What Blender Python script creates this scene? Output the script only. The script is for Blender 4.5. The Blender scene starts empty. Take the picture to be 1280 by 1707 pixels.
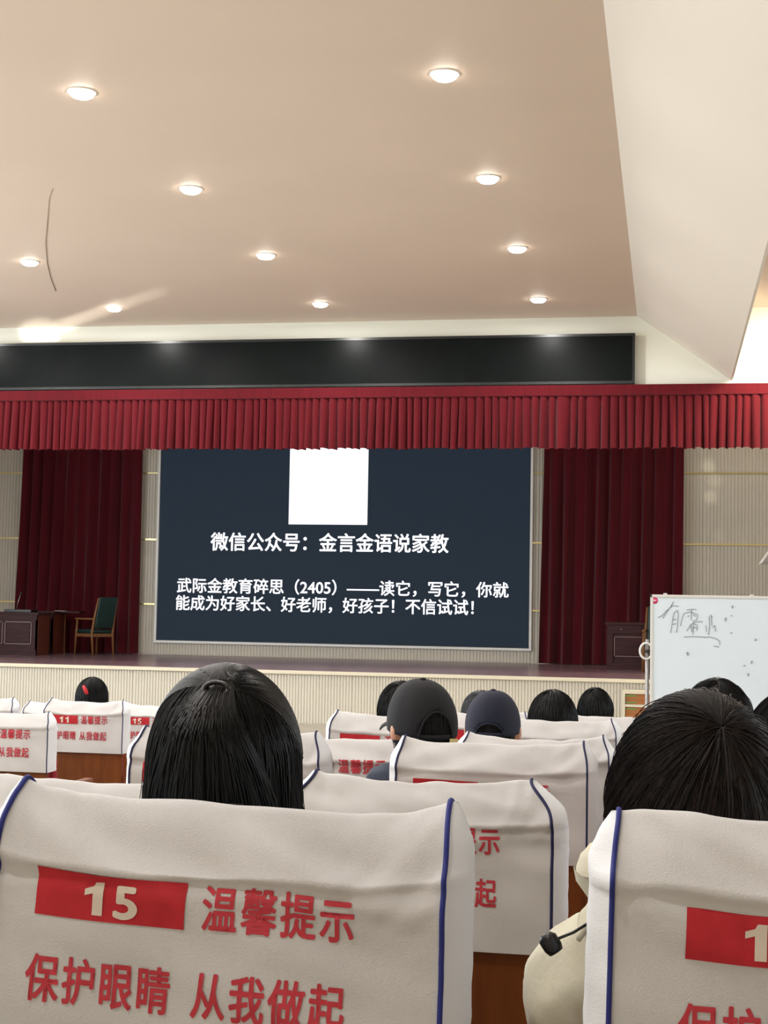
import bpy, bmesh, math, random
import numpy as np
from mathutils import Vector, Matrix, noise

# ------------------------------------------------------------------ camera
sc = bpy.context.scene
COL = sc.collection
FPX, YAW, PITCH, ROLL = 2502.0, math.radians(10.797), math.radians(3.6525), math.radians(1.0)
CAMZ = 1.77
_f = Vector((-math.sin(YAW)*math.cos(PITCH), math.cos(YAW)*math.cos(PITCH), math.sin(PITCH)))
_r0 = Vector((math.cos(YAW), math.sin(YAW), 0)); _u0 = _r0.cross(_f)
_r = math.cos(ROLL)*_r0 + math.sin(ROLL)*_u0
_u = -math.sin(ROLL)*_r0 + math.cos(ROLL)*_u0
cam_d = bpy.data.cameras.new('camera'); cam = bpy.data.objects.new('camera', cam_d); COL.objects.link(cam)
cam.matrix_world = Matrix(((_r.x, _u.x, -_f.x, 0), (_r.y, _u.y, -_f.y, 0), (_r.z, _u.z, -_f.z, CAMZ), (0, 0, 0, 1)))
cam_d.sensor_fit = 'HORIZONTAL'; cam_d.sensor_width = 36.0; cam_d.lens = FPX/1280*36.0
cam_d.clip_start = 0.05; cam_d.clip_end = 200
sc.camera = cam

# ------------------------------------------------------------------ world, lights, exposure
sc.view_settings.view_transform = 'Standard'; sc.view_settings.look = 'None'
sc.view_settings.gamma = 1.0; sc.view_settings.use_curve_mapping = False
sc.view_settings.exposure = -0.10
sc.cycles.use_denoising = True
sc.cycles.max_bounces = 8; sc.cycles.diffuse_bounces = 5
w = bpy.data.worlds.new('world'); sc.world = w; w.use_nodes = True
w.node_tree.nodes['Background'].inputs[0].default_value = (0.75, 0.85, 1, 1)
w.node_tree.nodes['Background'].inputs[1].default_value = 0.3

def area(name, loc, direction, sx, sy, power, col):
    l = bpy.data.lights.new(name, 'AREA'); l.shape = 'RECTANGLE'; l.size = sx; l.size_y = sy
    l.energy = power; l.color = col
    o = bpy.data.objects.new(name, l); COL.objects.link(o); o.location = loc
    o.rotation_euler = Vector(direction).to_track_quat('-Z', 'Y').to_euler()
    return o
# daylight through the tall side windows of the hall (outside the frame)
for k, y in enumerate((3.5, 8.0, 12.5, 17.0)):
    area('window_daylight', (-14.8, y, 2.9), (1, 0, 0.05), 2.6, 2.6, 400, (0.80, 0.91, 1.0))
for k, y in enumerate((4.5, 9.5, 15.0)):
    area('window_daylight', (7.8, y, 2.9), (-1, 0, 0.05), 2.6, 2.4, 150, (0.90, 0.95, 1.0))
# cove lamp of the side bay beside the proscenium, warm stage lamps over the stage
area('bay_lamp', (2.6, 21.0, 5.75), (0, .5, -1), 2.4, .4, 240, (1.0, 0.90, 0.72))
area('stage_lamp', (-5.2, 24.6, 6.1), (0, .35, -1), 12, .5, 55, (1.0, 0.95, 0.88))
area('stage_lamp', (2.5, 25.2, 6.1), (0, .5, -1), 4, .5, 45, (1.0, 0.86, 0.66))
def spot(name, loc, target, power, ang, blend, col, r=.01):
    l = bpy.data.lights.new(name, 'SPOT'); l.energy = power; l.spot_size = math.radians(ang); l.spot_blend = blend
    l.color = col; l.shadow_soft_size = r
    o = bpy.data.objects.new(name, l); COL.objects.link(o); o.location = loc
    o.rotation_euler = (Vector(target)-Vector(loc)).to_track_quat('-Z', 'Y').to_euler()
    return o

# ------------------------------------------------------------------ helpers
def ray(px, py):
    return _f + _r*((px-640)/FPX) + _u*((853.5-py)/FPX)
def at(px, py, Y):
    d = ray(px, py); t = Y/d.y
    return Vector((d.x*t, Y, CAMZ+d.z*t))
def atz(px, py, z):
    d = ray(px, py); t = (z-CAMZ)/d.z
    return Vector((d.x*t, d.y*t, z))
def lin(c):
    return tuple((v/12.92 if v <= .04045 else ((v+.055)/1.055)**2.4) for v in [x/255 for x in c])
def mat(name, rgb, rough=.6, metal=0., var=.0, scale=8., bump=0., bscale=60., emit=None, estr=0., stretch=(1, 1, 1), rgb2=None, coat=0., spec=.5, sheen=0.):
    m = bpy.data.materials.new(name); m.use_nodes = True; nt = m.node_tree; b = nt.nodes['Principled BSDF']
    c = lin(rgb); b.inputs['Base Color'].default_value = (*c, 1)
    b.inputs['Roughness'].default_value = rough; b.inputs['Metallic'].default_value = metal
    b.inputs['Coat Weight'].default_value = coat; b.inputs['Specular IOR Level'].default_value = spec
    b.inputs['Sheen Weight'].default_value = sheen
    if var or rgb2 or bump:
        tc = nt.nodes.new('ShaderNodeTexCoord'); mp = nt.nodes.new('ShaderNodeMapping')
        nt.links.new(tc.outputs['Object'], mp.inputs[0]); mp.inputs['Scale'].default_value = stretch
    if var or rgb2:
        n = nt.nodes.new('ShaderNodeTexNoise'); n.inputs['Scale'].default_value = scale; n.inputs['Detail'].default_value = 5
        nt.links.new(mp.outputs[0], n.inputs['Vector'])
        r = nt.nodes.new('ShaderNodeValToRGB'); nt.links.new(n.outputs[0], r.inputs[0])
        c2 = lin(rgb2) if rgb2 else tuple(x*(1-var) for x in c); c1 = c if rgb2 else tuple(min(1, x*(1+var*.5)) for x in c)
        r.color_ramp.elements[0].position = .35; r.color_ramp.elements[1].position = .65
        r.color_ramp.elements[0].color = (*c2, 1); r.color_ramp.elements[1].color = (*c1, 1)
        nt.links.new(r.outputs[0], b.inputs['Base Color'])
    if bump:
        n2 = nt.nodes.new('ShaderNodeTexNoise'); n2.inputs['Scale'].default_value = bscale; n2.inputs['Detail'].default_value = 3
        nt.links.new(mp.outputs[0], n2.inputs['Vector'])
        bp = nt.nodes.new('ShaderNodeBump'); bp.inputs['Strength'].default_value = bump; bp.inputs['Distance'].default_value = .003
        nt.links.new(n2.outputs[0], bp.inputs['Height']); nt.links.new(bp.outputs[0], b.inputs['Normal'])
    if emit is not None:
        b.inputs['Emission Color'].default_value = (*lin(emit), 1); b.inputs['Emission Strength'].default_value = estr
    return m
M = dict(
    ceiling=mat('ceiling_paint', (222, 204, 188), .55, var=.02, scale=.6, spec=.35),
    soffit=mat('soffit_paint', (228, 220, 208), .7),
    fascia=mat('fascia_paint', (232, 232, 218), .6),
    floor=mat('hall_tile', (158, 150, 138), .35, var=.08, scale=2),
    stagefloor=mat('stage_boards', (142, 116, 122), .25, rgb2=(112, 84, 92), scale=3, stretch=(.6, 6, 1), spec=.6, bump=.15, bscale=9),
    rib=mat('ribbed_board', (196, 190, 176), .55, var=.03, scale=1.5),
    gold=mat('gold_trim', (214, 196, 140), .3, metal=.6),
    cream=mat('cream_trim', (206, 198, 176), .45),
    ledblack=mat('led_face', (12, 17, 17), .3, var=.15, scale=3, spec=.10),
    ledframe=mat('led_frame', (22, 26, 27), .3),
    velvet=mat('red_velvet', (94, 13, 24), .85, var=.12, scale=4, stretch=(4, 1, .3), sheen=.08, bump=.2, bscale=90, spec=.2),
    velvet2=mat('dark_red_velvet', (76, 8, 20), .9, var=.15, scale=3, stretch=(4, 1, .3), sheen=.15, spec=.15),
    screen=mat('screen_image', (5, 6, 8), .6, emit=(32, 43, 55), estr=1.0, spec=.15),
    screenwhite=mat('screen_white', (120, 120, 126), .6, emit=(250, 250, 255), estr=1.25),
    white=mat('white_frame', (222, 222, 218), .4),
    mahogany=mat('mahogany', (66, 34, 36), .5, rgb2=(48, 24, 27), scale=3, stretch=(1, 1, 8), spec=.25),
    mahoganyside=mat('mahogany_side', (104, 50, 34), .4, rgb2=(84, 38, 26), scale=3, stretch=(6, 6, .6)),
    moulding=mat('desk_moulding', (128, 104, 100), .35),
    chairwood=mat('chair_wood', (128, 86, 48), .4, var=.2, scale=5, stretch=(5, 5, .6)),
    green=mat('green_leatherette', (20, 50, 46), .5, var=.2, scale=6),
    black=mat('black_plastic', (18, 18, 20), .35),
    steel=mat('grey_steel', (150, 150, 152), .3, metal=.8),
    board=mat('whiteboard_enamel', (226, 240, 250), .18, spec=.5),
    marker=mat('marker_ink', (146, 156, 164), .6),
    pink=mat('pink_emblem', (226, 60, 120), .4),
    stepwood=mat('step_panel', (158, 98, 50), .5, var=.15, scale=6, stretch=(.6, 5, 5)),
    greenmark=mat('green_tape', (70, 160, 80), .5),
    wood=mat('seat_plywood', (116, 62, 22), .45, rgb2=(98, 50, 16), scale=5, stretch=(5, 5, .7), spec=.3),
    redfab=mat('red_upholstery', (150, 30, 42), .9, var=.15, scale=40),
    letter=mat('red_lettering', (206, 64, 78), .8, rgb2=(196, 54, 68), scale=60),
    print=mat('red_print', (200, 36, 50), .75, rgb2=(184, 28, 42), scale=45, stretch=(1, 1, .6)),
    printwhite=mat('white_print', (226, 214, 200), .8),
    piping=mat('blue_piping', (34, 44, 128), .7), piping2=mat('navy_piping', (26, 30, 78), .7),
    grey=mat('grey_plastic', (150, 146, 138), .5),
    skin=mat('skin', (196, 142, 112), .55, var=.06, scale=20),
    lampglass=mat('lamp_diffuser', (255, 255, 250), .5, emit=(255, 246, 232), estr=20.0),
    lampring=mat('lamp_ring', (235, 232, 226), .4),
    eye=mat('eye_white', (230, 228, 222), .3), iris=mat('iris', (30, 20, 15), .2), lips=mat('lips', (170, 95, 90), .5),
    cable=mat('dark_thread', (128, 112, 96), .7),
)
# slip-cover cloth: off-white weave with soft soiling
def cloth_mat():
    m = mat('slip_cover_cloth', (219, 219, 220), .85, rgb2=(206, 205, 206), scale=5, bump=.25, bscale=500, sheen=.1, spec=.2)
    return m
M['cloth'] = cloth_mat()
M['gusset_lit'] = mat('slip_cover_side_lit', (238, 242, 248), .85, bump=.25, bscale=500, spec=.2)  # same white cover, coloured paler and bluer for daylight falling on its sides
def hair_mat(name, rgb, rgb2, rough=.42):
    return mat(name, rgb, rough, rgb2=rgb2, scale=30, stretch=(6, 6, .6), spec=.28)
H_BLACK = hair_mat('black_hair', (12, 12, 14), (8, 8, 9), .42)
H_BROWN = hair_mat('dark_brown_hair', (34, 22, 18), (12, 10, 9), .55)
H_GREY = hair_mat('grey_hair', (110, 112, 116), (60, 62, 66), .5)
H_SHORT = hair_mat('cropped_hair', (34, 32, 32), (20, 19, 19), .6)

class MB:
    def __init__(s): s.v = []; s.f = []
    def add(s, vs, fs):
        n = len(s.v); s.v += [tuple(v) for v in vs]; s.f += [tuple(i+n for i in f) for f in fs]; return s
    def box(s, x0, x1, y0, y1, z0, z1, ch=0.0):
        if ch <= 0:
            return s.add([(x, y, z) for z in (z0, z1) for y in (y0, y1) for x in (x0, x1)],
                  [(0, 2, 3, 1), (4, 5, 7, 6), (0, 1, 5, 4), (2, 6, 7, 3), (0, 4, 6, 2), (1, 3, 7, 5)])
        bm = bmesh.new(); bmesh.ops.create_cube(bm, size=1)
        for v in bm.verts:
            v.co = Vector(((x0+x1)/2+v.co.x*(x1-x0), (y0+y1)/2+v.co.y*(y1-y0), (z0+z1)/2+v.co.z*(z1-z0)))
        bmesh.ops.bevel(bm, geom=bm.edges[:], offset=ch, segments=2, affect='EDGES', profile=.6)
        bm.verts.index_update(); s.add([v.co[:] for v in bm.verts], [[v.index for v in f.verts] for f in bm.faces]); bm.free(); return s
    def tube(s, pts, r, n=8, cap=True):
        pts = [Vector(p) for p in pts]; m = len(pts); rr = r if hasattr(r, '__len__') else [r]*m
        base = len(s.v); prev = None
        for i, p in enumerate(pts):
            t = (pts[min(i+1, m-1)]-pts[max(i-1, 0)]).normalized()
            if prev is None:
                a = Vector((0, 0, 1)) if abs(t.z) < .9 else Vector((1, 0, 0)); n1 = t.cross(a).normalized()
            else:
                n1 = (prev-t*prev.dot(t)).normalized()
            prev = n1; n2 = t.cross(n1)
            for k in range(n):
                a = 2*math.pi*k/n; s.v.append(tuple(p+(n1*math.cos(a)+n2*math.sin(a))*rr[i]))
        for i in range(m-1):
            for k in range(n):
                a = base+i*n+k; b = base+i*n+(k+1) % n; s.f.append((a, b, b+n, a+n))
        if cap: s.f.append(tuple(base+k for k in range(n))[::-1]); s.f.append(tuple(base+(m-1)*n+k for k in range(n)))
        return s
    def grid(s, P, closeu=False):   # P[i][j]
        n = len(P); m = len(P[0]); b = len(s.v)
        for row in P: s.v += [tuple(p) for p in row]
        for i in range(n-1):
            for j in range(m-1): s.f.append((b+i*m+j, b+i*m+j+1, b+(i+1)*m+j+1, b+(i+1)*m+j))
            if closeu: s.f.append((b+i*m+m-1, b+i*m, b+(i+1)*m, b+(i+1)*m+m-1))
        return s
    def lathe(s, prof, c=(0, 0, 0), n=24, axis='z'):
        P = []
        for r, z in prof:
            row = []
            for k in range(n):
                a = 2*math.pi*k/n; q = (r*math.cos(a), r*math.sin(a), z)
                if axis == 'y': q = (q[0], q[2], q[1])
                if axis == 'x': q = (q[2], q[0], q[1])
                row.append((c[0]+q[0], c[1]+q[1], c[2]+q[2]))
            P.append(row)
        return s.grid(P, True)
    def ellipsoid(s, c, r, nu=16, nv=10):
        return s.grid([[(c[0]+r[0]*math.sin(t)*math.cos(a), c[1]+r[1]*math.sin(t)*math.sin(a), c[2]+r[2]*math.cos(t))
            for a in [2*math.pi*k/nu for k in range(nu)]] for t in [math.pi*max(.01, min(.99, i/nv)) for i in range(nv+1)]], True)
    def xf(s, fn): s.v = [tuple(fn(Vector(v))) for v in s.v]; return s
    def build(s, name, m, parent=None, smooth=False, **props):
        me = bpy.data.meshes.new(name); me.from_pydata(s.v, [], s.f); me.update()
        if smooth: me.shade_smooth()
        if m: me.materials.append(m)
        return link(name, me, parent, **props)
def link(name, me, parent=None, **props):
    o = bpy.data.objects.new(name, me); COL.objects.link(o)
    if parent: o.parent = parent
    for k, v in props.items(): o[k] = v
    return o
def thing(name, label, cat, loc=(0, 0, 0), rz=0., group=None):
    o = bpy.data.objects.new(name, None); COL.objects.link(o); o.location = loc; o.rotation_euler = (0, 0, rz)
    o.empty_display_size = .1
    o['label'] = label; o['category'] = cat
    if group: o['group'] = group
    return o
def tag(o, label, cat, group=None):
    o['label'] = label; o['category'] = cat
    if group: o['group'] = group
    return o
def copytree(o, parent=None):
    c = o.copy(); COL.objects.link(c); c.parent = parent
    for ch in [x for x in bpy.data.objects if x.parent == o]: copytree(ch, c)
    return c

# ------------------------------------------------------------------ text
_fc = bpy.data.curves.new('type', 'FONT'); _fo = bpy.data.objects.new('type', _fc); COL.objects.link(_fo)
_cache = {}
def glyphs(body, off):
    """off = emboldening: the outline plus shifted copies, so strokes never fold over themselves"""
    vs, fs = glyphs0(body)
    V, F = [], []
    for dx, dy in ((0, 0), (off, 0), (-off, 0), (0, off*.8), (0, -off*.8), (off*.7, off*.55), (-off*.7, off*.55), (off*.7, -off*.55), (-off*.7, -off*.55)):
        n_ = len(V); V += [(x+dx, y+dy) for x, y in vs]; F += [tuple(i+n_ for i in f) for f in fs]
    return V, F
def glyphs0(body, off=0):
    if (body, off) in _cache: return _cache[(body, off)]
    _fc.body = body; _fc.offset = 0; _fc.resolution_u = 4
    bpy.context.view_layer.update(); dg = bpy.context.evaluated_depsgraph_get()
    ev = _fo.evaluated_get(dg); me = ev.to_mesh()
    r = ([(v.co.x, v.co.y) for v in me.vertices], [tuple(p.vertices) for p in me.polygons]); ev.to_mesh_clear()
    _cache[(body, off)] = r; return r
def cell_text(mb, body, off, x0, pitch, z0, h, fn, fill=.93):
    """each character in its own cell: em box -> (pitch x h), fn maps (x, z) to 3-D"""
    for i, ch in enumerate(body):
        if ch == ' ': continue
        vs, fs = glyphs(ch, off)
        mb.add([fn(x0+pitch*(i+.5)+(x-.5)*pitch*fill, z0+(y+.12)*h) for x, y in vs], fs)
    return mb
def fit_text(mb, body, off, x0, x1, z0, z1, fn):
    vs, fs = glyphs(body, off)
    ax, bx = min(v[0] for v in vs), max(v[0] for v in vs); ay, by = min(v[1] for v in vs), max(v[1] for v in vs)
    return mb.add([fn(x0+(x-ax)/(bx-ax)*(x1-x0), z0+(y-ay)/(by-ay)*(z1-z0)) for x, y in vs], fs)

# ------------------------------------------------------------------ setting
YF, YV, YW = 22.1, 22.25, 27.8                 # stage front, valance, back wall
ST = 0.795                                     # stage top
NROW = 12
def rowY(k): return 1.45+1.04*(k-1)
def rowZ(k): return max(0., .57-.055*(k-1)) if k < 11 else 0.
mb = MB()
mb.box(-15, 8, -4, rowY(1)-.25, -.2, rowZ(1)+.055)
for k in range(1, 12):
    mb.box(-15, 8, rowY(k)-.25, rowY(k+1)-.25, -.2, rowZ(k))
mb.box(-15, 8, rowY(12)-.25, YF, -.2, 0)
mb.build('floor', M['floor'], kind='structure')
MB().box(-15, 8, YF+.02, YW+.3, -.2, ST).build('stage_floor', M['stagefloor'], kind='structure')
# side and rear walls (outside the frame)
for nm, b in (('wall_left', (-15.2, -15, -4.2, YW+.3, -.2, 7)), ('wall_right', (8, 8.2, -4.2, YW+.3, -.2, 7)), ('wall_rear', (-15, 8, -4.2, -4, -.2, 7))):
    MB().box(*b).build(nm, mat(nm+'_paint', (214, 206, 190), .7), kind='structure')

def ribs(mb, x0, x1, z0, z1, y, pitch, depth=.012):
    n = max(1, int(round((x1-x0)/pitch))); p = (x1-x0)/n; row = []
    for i in range(n):
        a = x0+i*p
        row += [(a, y), (a+p*.18, y), (a+p*.30, y-depth), (a+p*.88, y-depth), (a+p, y)]
    b = len(mb.v)
    for z in (z0, z1): mb.v += [(x, yy, z) for x, yy in row]
    m = len(row)
    for i in range(m-1): mb.f.append((b+i, b+i+1, b+m+i+1, b+m+i))
    return mb
# stage front: panels of ribs between cream edge and floor
sf = MB().box(-15, 8, YF, YF+.05, 0, ST-.045).build('wall_stage_front', M['rib'], kind='structure')
xs = list(np.arange(-15, 8.01, 1.15))
for i in range(len(xs)-1):
    ribs(MB(), xs[i]+.004, xs[i+1]-.004, .02, ST-.05, YF-.003, .045, .012).build('ribbed_panel', M['rib'], sf)
MB().box(-15, 8, YF-.05, YF+.08, ST-.045, ST+.006, .006).build('trim_1', M['cream'], kind='structure')
# back wall
wb = MB().box(-15, 8, YW, YW+.2, ST, 7).build('wall_back', M['rib'], kind='structure')
sL, sR = at(263, 900, YW).x, at(886, 900, YW).x
zs = [at(890, y, YW).z for y in (1018, 905, 789)]
zb = [ST+.01]+zs+[2*zs[2]-zs[1], 7]
sz0 = at(570, 1074, YW).z                      # screen bottom
colsL = [-15, -13.3, -11.6, -9.95, -8.3+.0, sL-.005]; colsL = [c for c in colsL if c < sL-.1]+[sL-.01]
colsR = [sR+.01, sR+1.55, sR+3.1, sR+4.65, 8]; colsR = [c for c in colsR if c <= 8]
for cols in (colsL, colsR):
    for i in range(len(cols)-1):
        for j in range(len(zb)-1):
            z0, z1 = zb[j]+.018, zb[j+1]-.018
            ribs(MB(), cols[i]+.003, cols[i+1]-.003, z0, z1, YW-.004, .062, .014).build('ribbed_panel', M['rib'], wb)
    for z in zb[1:-1]:
        for i in range(len(cols)-1):
            MB().box(cols[i], cols[i+1], YW-.03, YW-.002, z-.016, z+.016).build('gold_strip', M['gold'], wb)
ribs(MB(), sL, sR, ST+.01, sz0-.05, YW-.004, .062, .014).build('ribbed_panel', M['rib'], wb)

# ceiling: flat centre, sloping soffit down to a lip, side bay
cR = at(1062, 527, YV+.1); HC = cR.z; lip = at(1218, 633, YV+.1)
SX = (at(263, 900, YW).x+at(886, 900, YW).x)/2
cx0 = -13.4
c0 = MB(); c0.add([(cx0, -4, HC), (cR.x, -4, HC), (cR.x, YV+.1, HC), (cx0, YV+.1, HC)], [(0, 1, 2, 3)])
c0.add([(cx0, -4, HC+.15), (cR.x, -4, HC+.15), (cR.x, YV+.1, HC+.15), (cx0, YV+.1, HC+.15)], [(3, 2, 1, 0)])
c0.build('ceiling', M['ceiling'], kind='structure')
def soffit(xa, xb):
    s = MB(); s.add([(xa, -4, HC), (xb, -4, lip.z), (xb, YV+.1, lip.z), (xa, YV+.1, HC)], [(0, 1, 2, 3)])
    d = .03 if xb > xa else -.03
    s.add([(xb, -4, lip.z), (xb+d, -4, lip.z), (xb+d, YV+.1, lip.z), (xb, YV+.1, lip.z)], [(0, 1, 2, 3)])
    s.add([(xb+d, -4, lip.z), (xb+d, -4, HC+.1), (xb+d, YV+.1, HC+.1), (xb+d, YV+.1, lip.z)], [(0, 1, 2, 3)])
    return s
soffit(cR.x, lip.x).build('ceiling_soffit', M['soffit'], kind='structure')
soffit(cx0, cx0-(lip.x-cR.x)).build('ceiling_soffit', M['soffit'], kind='structure')
MB().box(lip.x+.03, 8, -4, YV+.1, HC+.1, HC+.2).build('ceiling_side', M['ceiling'], kind='structure')
MB().box(-15, cx0-(lip.x-cR.x)-.03, -4, YV+.1, HC+.1, HC+.2).build('ceiling_side', M['ceiling'], kind='structure')
MB().box(-15, 8, YV+.3, YW+.2, 7, 7.1).build('ceiling_stage', M['ceiling'], kind='structure')
# fascia wall above the proscenium
vt = at(640, 644, YV).z
MB().box(-15, 8, YV+.1, YV+.3, vt-.25, HC+.3).build('wall_fascia', M['fascia'], kind='structure')

src = (-2.4, 7.0, 1.3)  # unseen spot lamps added here imitate reflected sun on ceiling and fascia
p_a, p_b = atz(104, 541, HC), atz(268, 486, HC)
for k in range(14):
    q = p_a.lerp(p_b, (k/13))
    spot('sun_glint_spot', src, (q.x, q.y, HC), 15000*(1-.8*k/13), 1.3, 1.0, (1.0, 1.0, .92), .02)
q = at(66, 552, YV+.1)
spot('sun_glint_spot', src, q, 22000, 2.4, .8, (1.0, 1.0, .93), .02)
for (a, b, e_) in ((1180, 776, 500), (1190, 800, 350), (1184, 828, 450), (1198, 892, 120)):  # more added spots, imitating sun glints on the ribbed wall
    spot('sun_glint_spot', (3.5, 20.5, 2.2), at(a, b, YW), e_*1.6, 2.2, 1.0, (1.0, .95, .75), .02)

# ------------------------------------------------------------------ LED banner
bt, bb, brx = at(1058, 555, YV-.05).z, at(1058, 639, YV-.05).z, at(1058, 600, YV-.05).x
blx = -13.2
t = thing('led_banner', 'long black display banner mounted on white fascia above red valance', 'sign', ((brx+blx)/2, YV+.1, (bt+bb)/2))
hw, hh = (brx-blx)/2, (bt-bb)/2
n = 10
for i in range(n):
    a = -hw+.03+(2*hw-.06)*i/n; b = -hw+.03+(2*hw-.06)*(i+1)/n
    MB().box(a+.0002, b-.0002, -.135, -.02, -hh+.035, hh-.035).build('display_module', M['ledblack'], t)
fr = MB(); fr.box(-hw, hw, -.15, 0, hh-.04, hh).box(-hw, hw, -.15, 0, -hh, -hh+.04).box(-hw, -hw+.035, -.15, 0, -hh+.04, hh-.04).box(hw-.035, hw, -.15, 0, -hh+.04, hh-.04)
fr.build('frame', M['ledframe'], t)

# ------------------------------------------------------------------ downlights
LX = [at(898, 498, 21.6), at(535, 506, 21.6), at(192, 514, 21.6)]
def zat(px, py):
    return atz(px, py, HC)
p00, p03, p10 = zat(898, 498), zat(740, 123), zat(535, 506)
dY = (p00.y-p03.y)/3; dX = p00.x-p10.x
names = {(0, 0): 'far row, right column above the banner end', (1, 0): 'far row, middle column', (2, 0): 'far row, beside the light streak at left',
         (0, 1): 'second row from the stage, right column', (1, 1): 'second row from the stage, middle column', (2, 1): 'second row from the stage, near the thin thread',
         (0, 2): 'third row from the stage, right column', (1, 2): 'third row from the stage, middle column',
         (0, 3): 'nearest row, right column', (1, 3): 'nearest row, left of picture'}
pr = {}; LD = []
names.update({(0, 3): 'nearest row, right column', (3, 0): 'far row, leftmost column outside the picture'})
ords = ['far', 'second', 'third', 'fourth', 'fifth', 'sixth', 'seventh', 'eighth']; cols4 = ['right', 'middle', 'left', 'outermost left']
for j in range(8):
    for i in range(4):
        x = (p00.x+p03.x)/2-i*dX; y = p00.y-j*dY
        t = thing('downlight', 'round glowing ceiling downlight, '+names.get((i, j), ords[j]+' row from the stage, '+cols4[i]+' column, beyond the frame'), 'light', (x, y, HC), 0, 'ceiling downlights')
        if not pr:
            ring = MB().lathe([(.128, 0), (.128, -.008), (.108, -.012), (.106, -.002)], n=28).build('ring', M['lampring'], t, True)
            dif = MB().lathe([(.106, -.004), (.100, -.030), (.080, -.046), (.001, -.052)], n=28).build('diffuser', M['lampglass'], t, True)
            pr = {'r': ring.data, 'd': dif.data}
        else:
            link('ring', pr['r'], t); link('diffuser', pr['d'], t)
        if not LD:
            LD.append(bpy.data.lights.new('downlight_beam', 'AREA')); LD[0].shape = 'DISK'; LD[0].size = .2; LD[0].energy = 58; LD[0].color = (1, .98, .95)
        lo = bpy.data.objects.new('downlight_beam', LD[0]); COL.objects.link(lo); lo.location = (x, y, HC-.056)
# thin thread hanging close under the ceiling
pts = [at(88, 314, 11.0), at(82, 330, 11.0), at(79, 370, 11.0), at(76, 405, 11.0), at(79, 440, 11.0), at(85, 465, 11.0), at(93, 485, 11.0)]
zoff = HC+.01-pts[0].z
hd = zat(88, 314)
pts = [zat(*p) for p in ((88, 314), (82, 330), (79, 370), (76, 405), (79, 440), (85, 465), (93, 485))]
tag(MB().tube([(p.x, p.y, HC-.004) for p in pts], [.0018, .002, .003, .0035, .004, .0045, .004], 6).build('ceiling_thread', M['cable'], None, True),
    'thin dark curved thread clinging to the ceiling at far left', 'thread')

# ------------------------------------------------------------------ valance
def valance():
    rnd = random.Random(4); x = -14.8; z1 = min(vt, at(1058, 641, YV).z); zh = at(640, 662, YV).z; z0 = at(640, 748, YV).z
    rows = [1, .85, .6, .35, .12, 0]; prof = []
    while x < 7.8:
        wd = .118*(rnd.uniform(.82, 1.2)); dd = rnd.uniform(.7, 1.25)
        if rnd.random() < .04: wd *= 1.6
        prof.append((x, wd, dd, rnd.uniform(-.012, .012), rnd.uniform(-.02, .02))); x += wd
    mb = MB(); P = []
    for r in rows:
        row = []; am = .055+.065*(1-r)
        for (x, wd, dd, dz, sk) in prof:
            z = z0+(zh-z0)*r
            s = sk*(1-r)
            for fx, fy in ((.0, .15), (.10, -.45), (.25, -.72), (.55, -.62), (.80, -.35), (.93, .0), (.99, .25)):
                zz = z+(dz-.02*abs(fx-.5))*(1 if r == 0 else 0)
                row.append((x+wd*fx+s, -am*dd*(-fy)*1.0*1 if False else am*dd*fy, zz))
        P.append(row)
    mb.grid(P)
    o = thing('stage_valance', 'pleated red velvet valance spanning the whole top of the stage opening', 'valance', (0, YV, 0))
    mb.build('pleated_skirt', M['velvet'], o, True)
    MB().box(-14.8, 7.8, -.06, .04, zh-.01, z1-.005, .008).build('header_band', M['velvet'], o)
valance()

# ------------------------------------------------------------------ curtains
def curtain(name, label, pxl, pxr, pyb, Y, seed, flare=(.0, .0)):
    rnd = random.Random(seed)
    xl, xr = at(pxl, 900, Y).x, at(pxr, 900, Y).x; z1 = 6.6; z0 = ST+.015
    nx = int((xr-xl)/.014); nz = 16; P = []
    fr = [(rnd.uniform(3.5, 5), rnd.uniform(0, 6)), (rnd.uniform(7, 9), rnd.uniform(0, 6)), (rnd.uniform(1.2, 2), rnd.uniform(0, 6))]
    for j in range(nz+1):
        v = j/nz; z = z0+(z1-z0)*v; row = []
        for i in range(nx+1):
            u = i/nx; x = xl+(xr-xl)*u
            ph = noise.noise(Vector((x*1.3, v*.6, seed)))*1.5
            a = math.sin(2*math.pi*fr[0][0]*x*.9+fr[0][1]+ph*2)
            b = math.sin(2*math.pi*fr[1][0]*x*.6+fr[1][1]-ph*3)
            c = noise.noise(Vector((x*9, v*.8, seed+3)))
            y = .06*a*(1-.35*v)+.03*b+.035*c
            xx = x+(flare[0]*(1-u)+flare[1]*u)*(1-v)**2+.02*b
            row.append((xx-(xl+xr)/2, y, z-z0))
        P.append(row)
    o = MB().grid(P).build(name, M['velvet2'], None, True); o.location = ((xl+xr)/2, Y, z0)
    tag(o, label, 'curtain')
curtain('stage_curtain', 'dark red gathered stage curtain left of the screen, behind desk and chair', 38, 232, 1087, 27.6, 2, (-.12, .0))
curtain('stage_curtain', 'dark red gathered stage curtain right of the screen, behind the wooden lectern', 906, 1141, 1106, 27.6, 7, (-.05, -.02))
for nm_, a, b in (('left', 30, 236), ('right', 900, 1146)):
    MB().tube([(at(a, 900, 27.6).x, 27.6, 6.63), (at(b, 900, 27.6).x, 27.6, 6.63)], .02, 8).build('trim_2', M['steel'], kind='structure')

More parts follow.
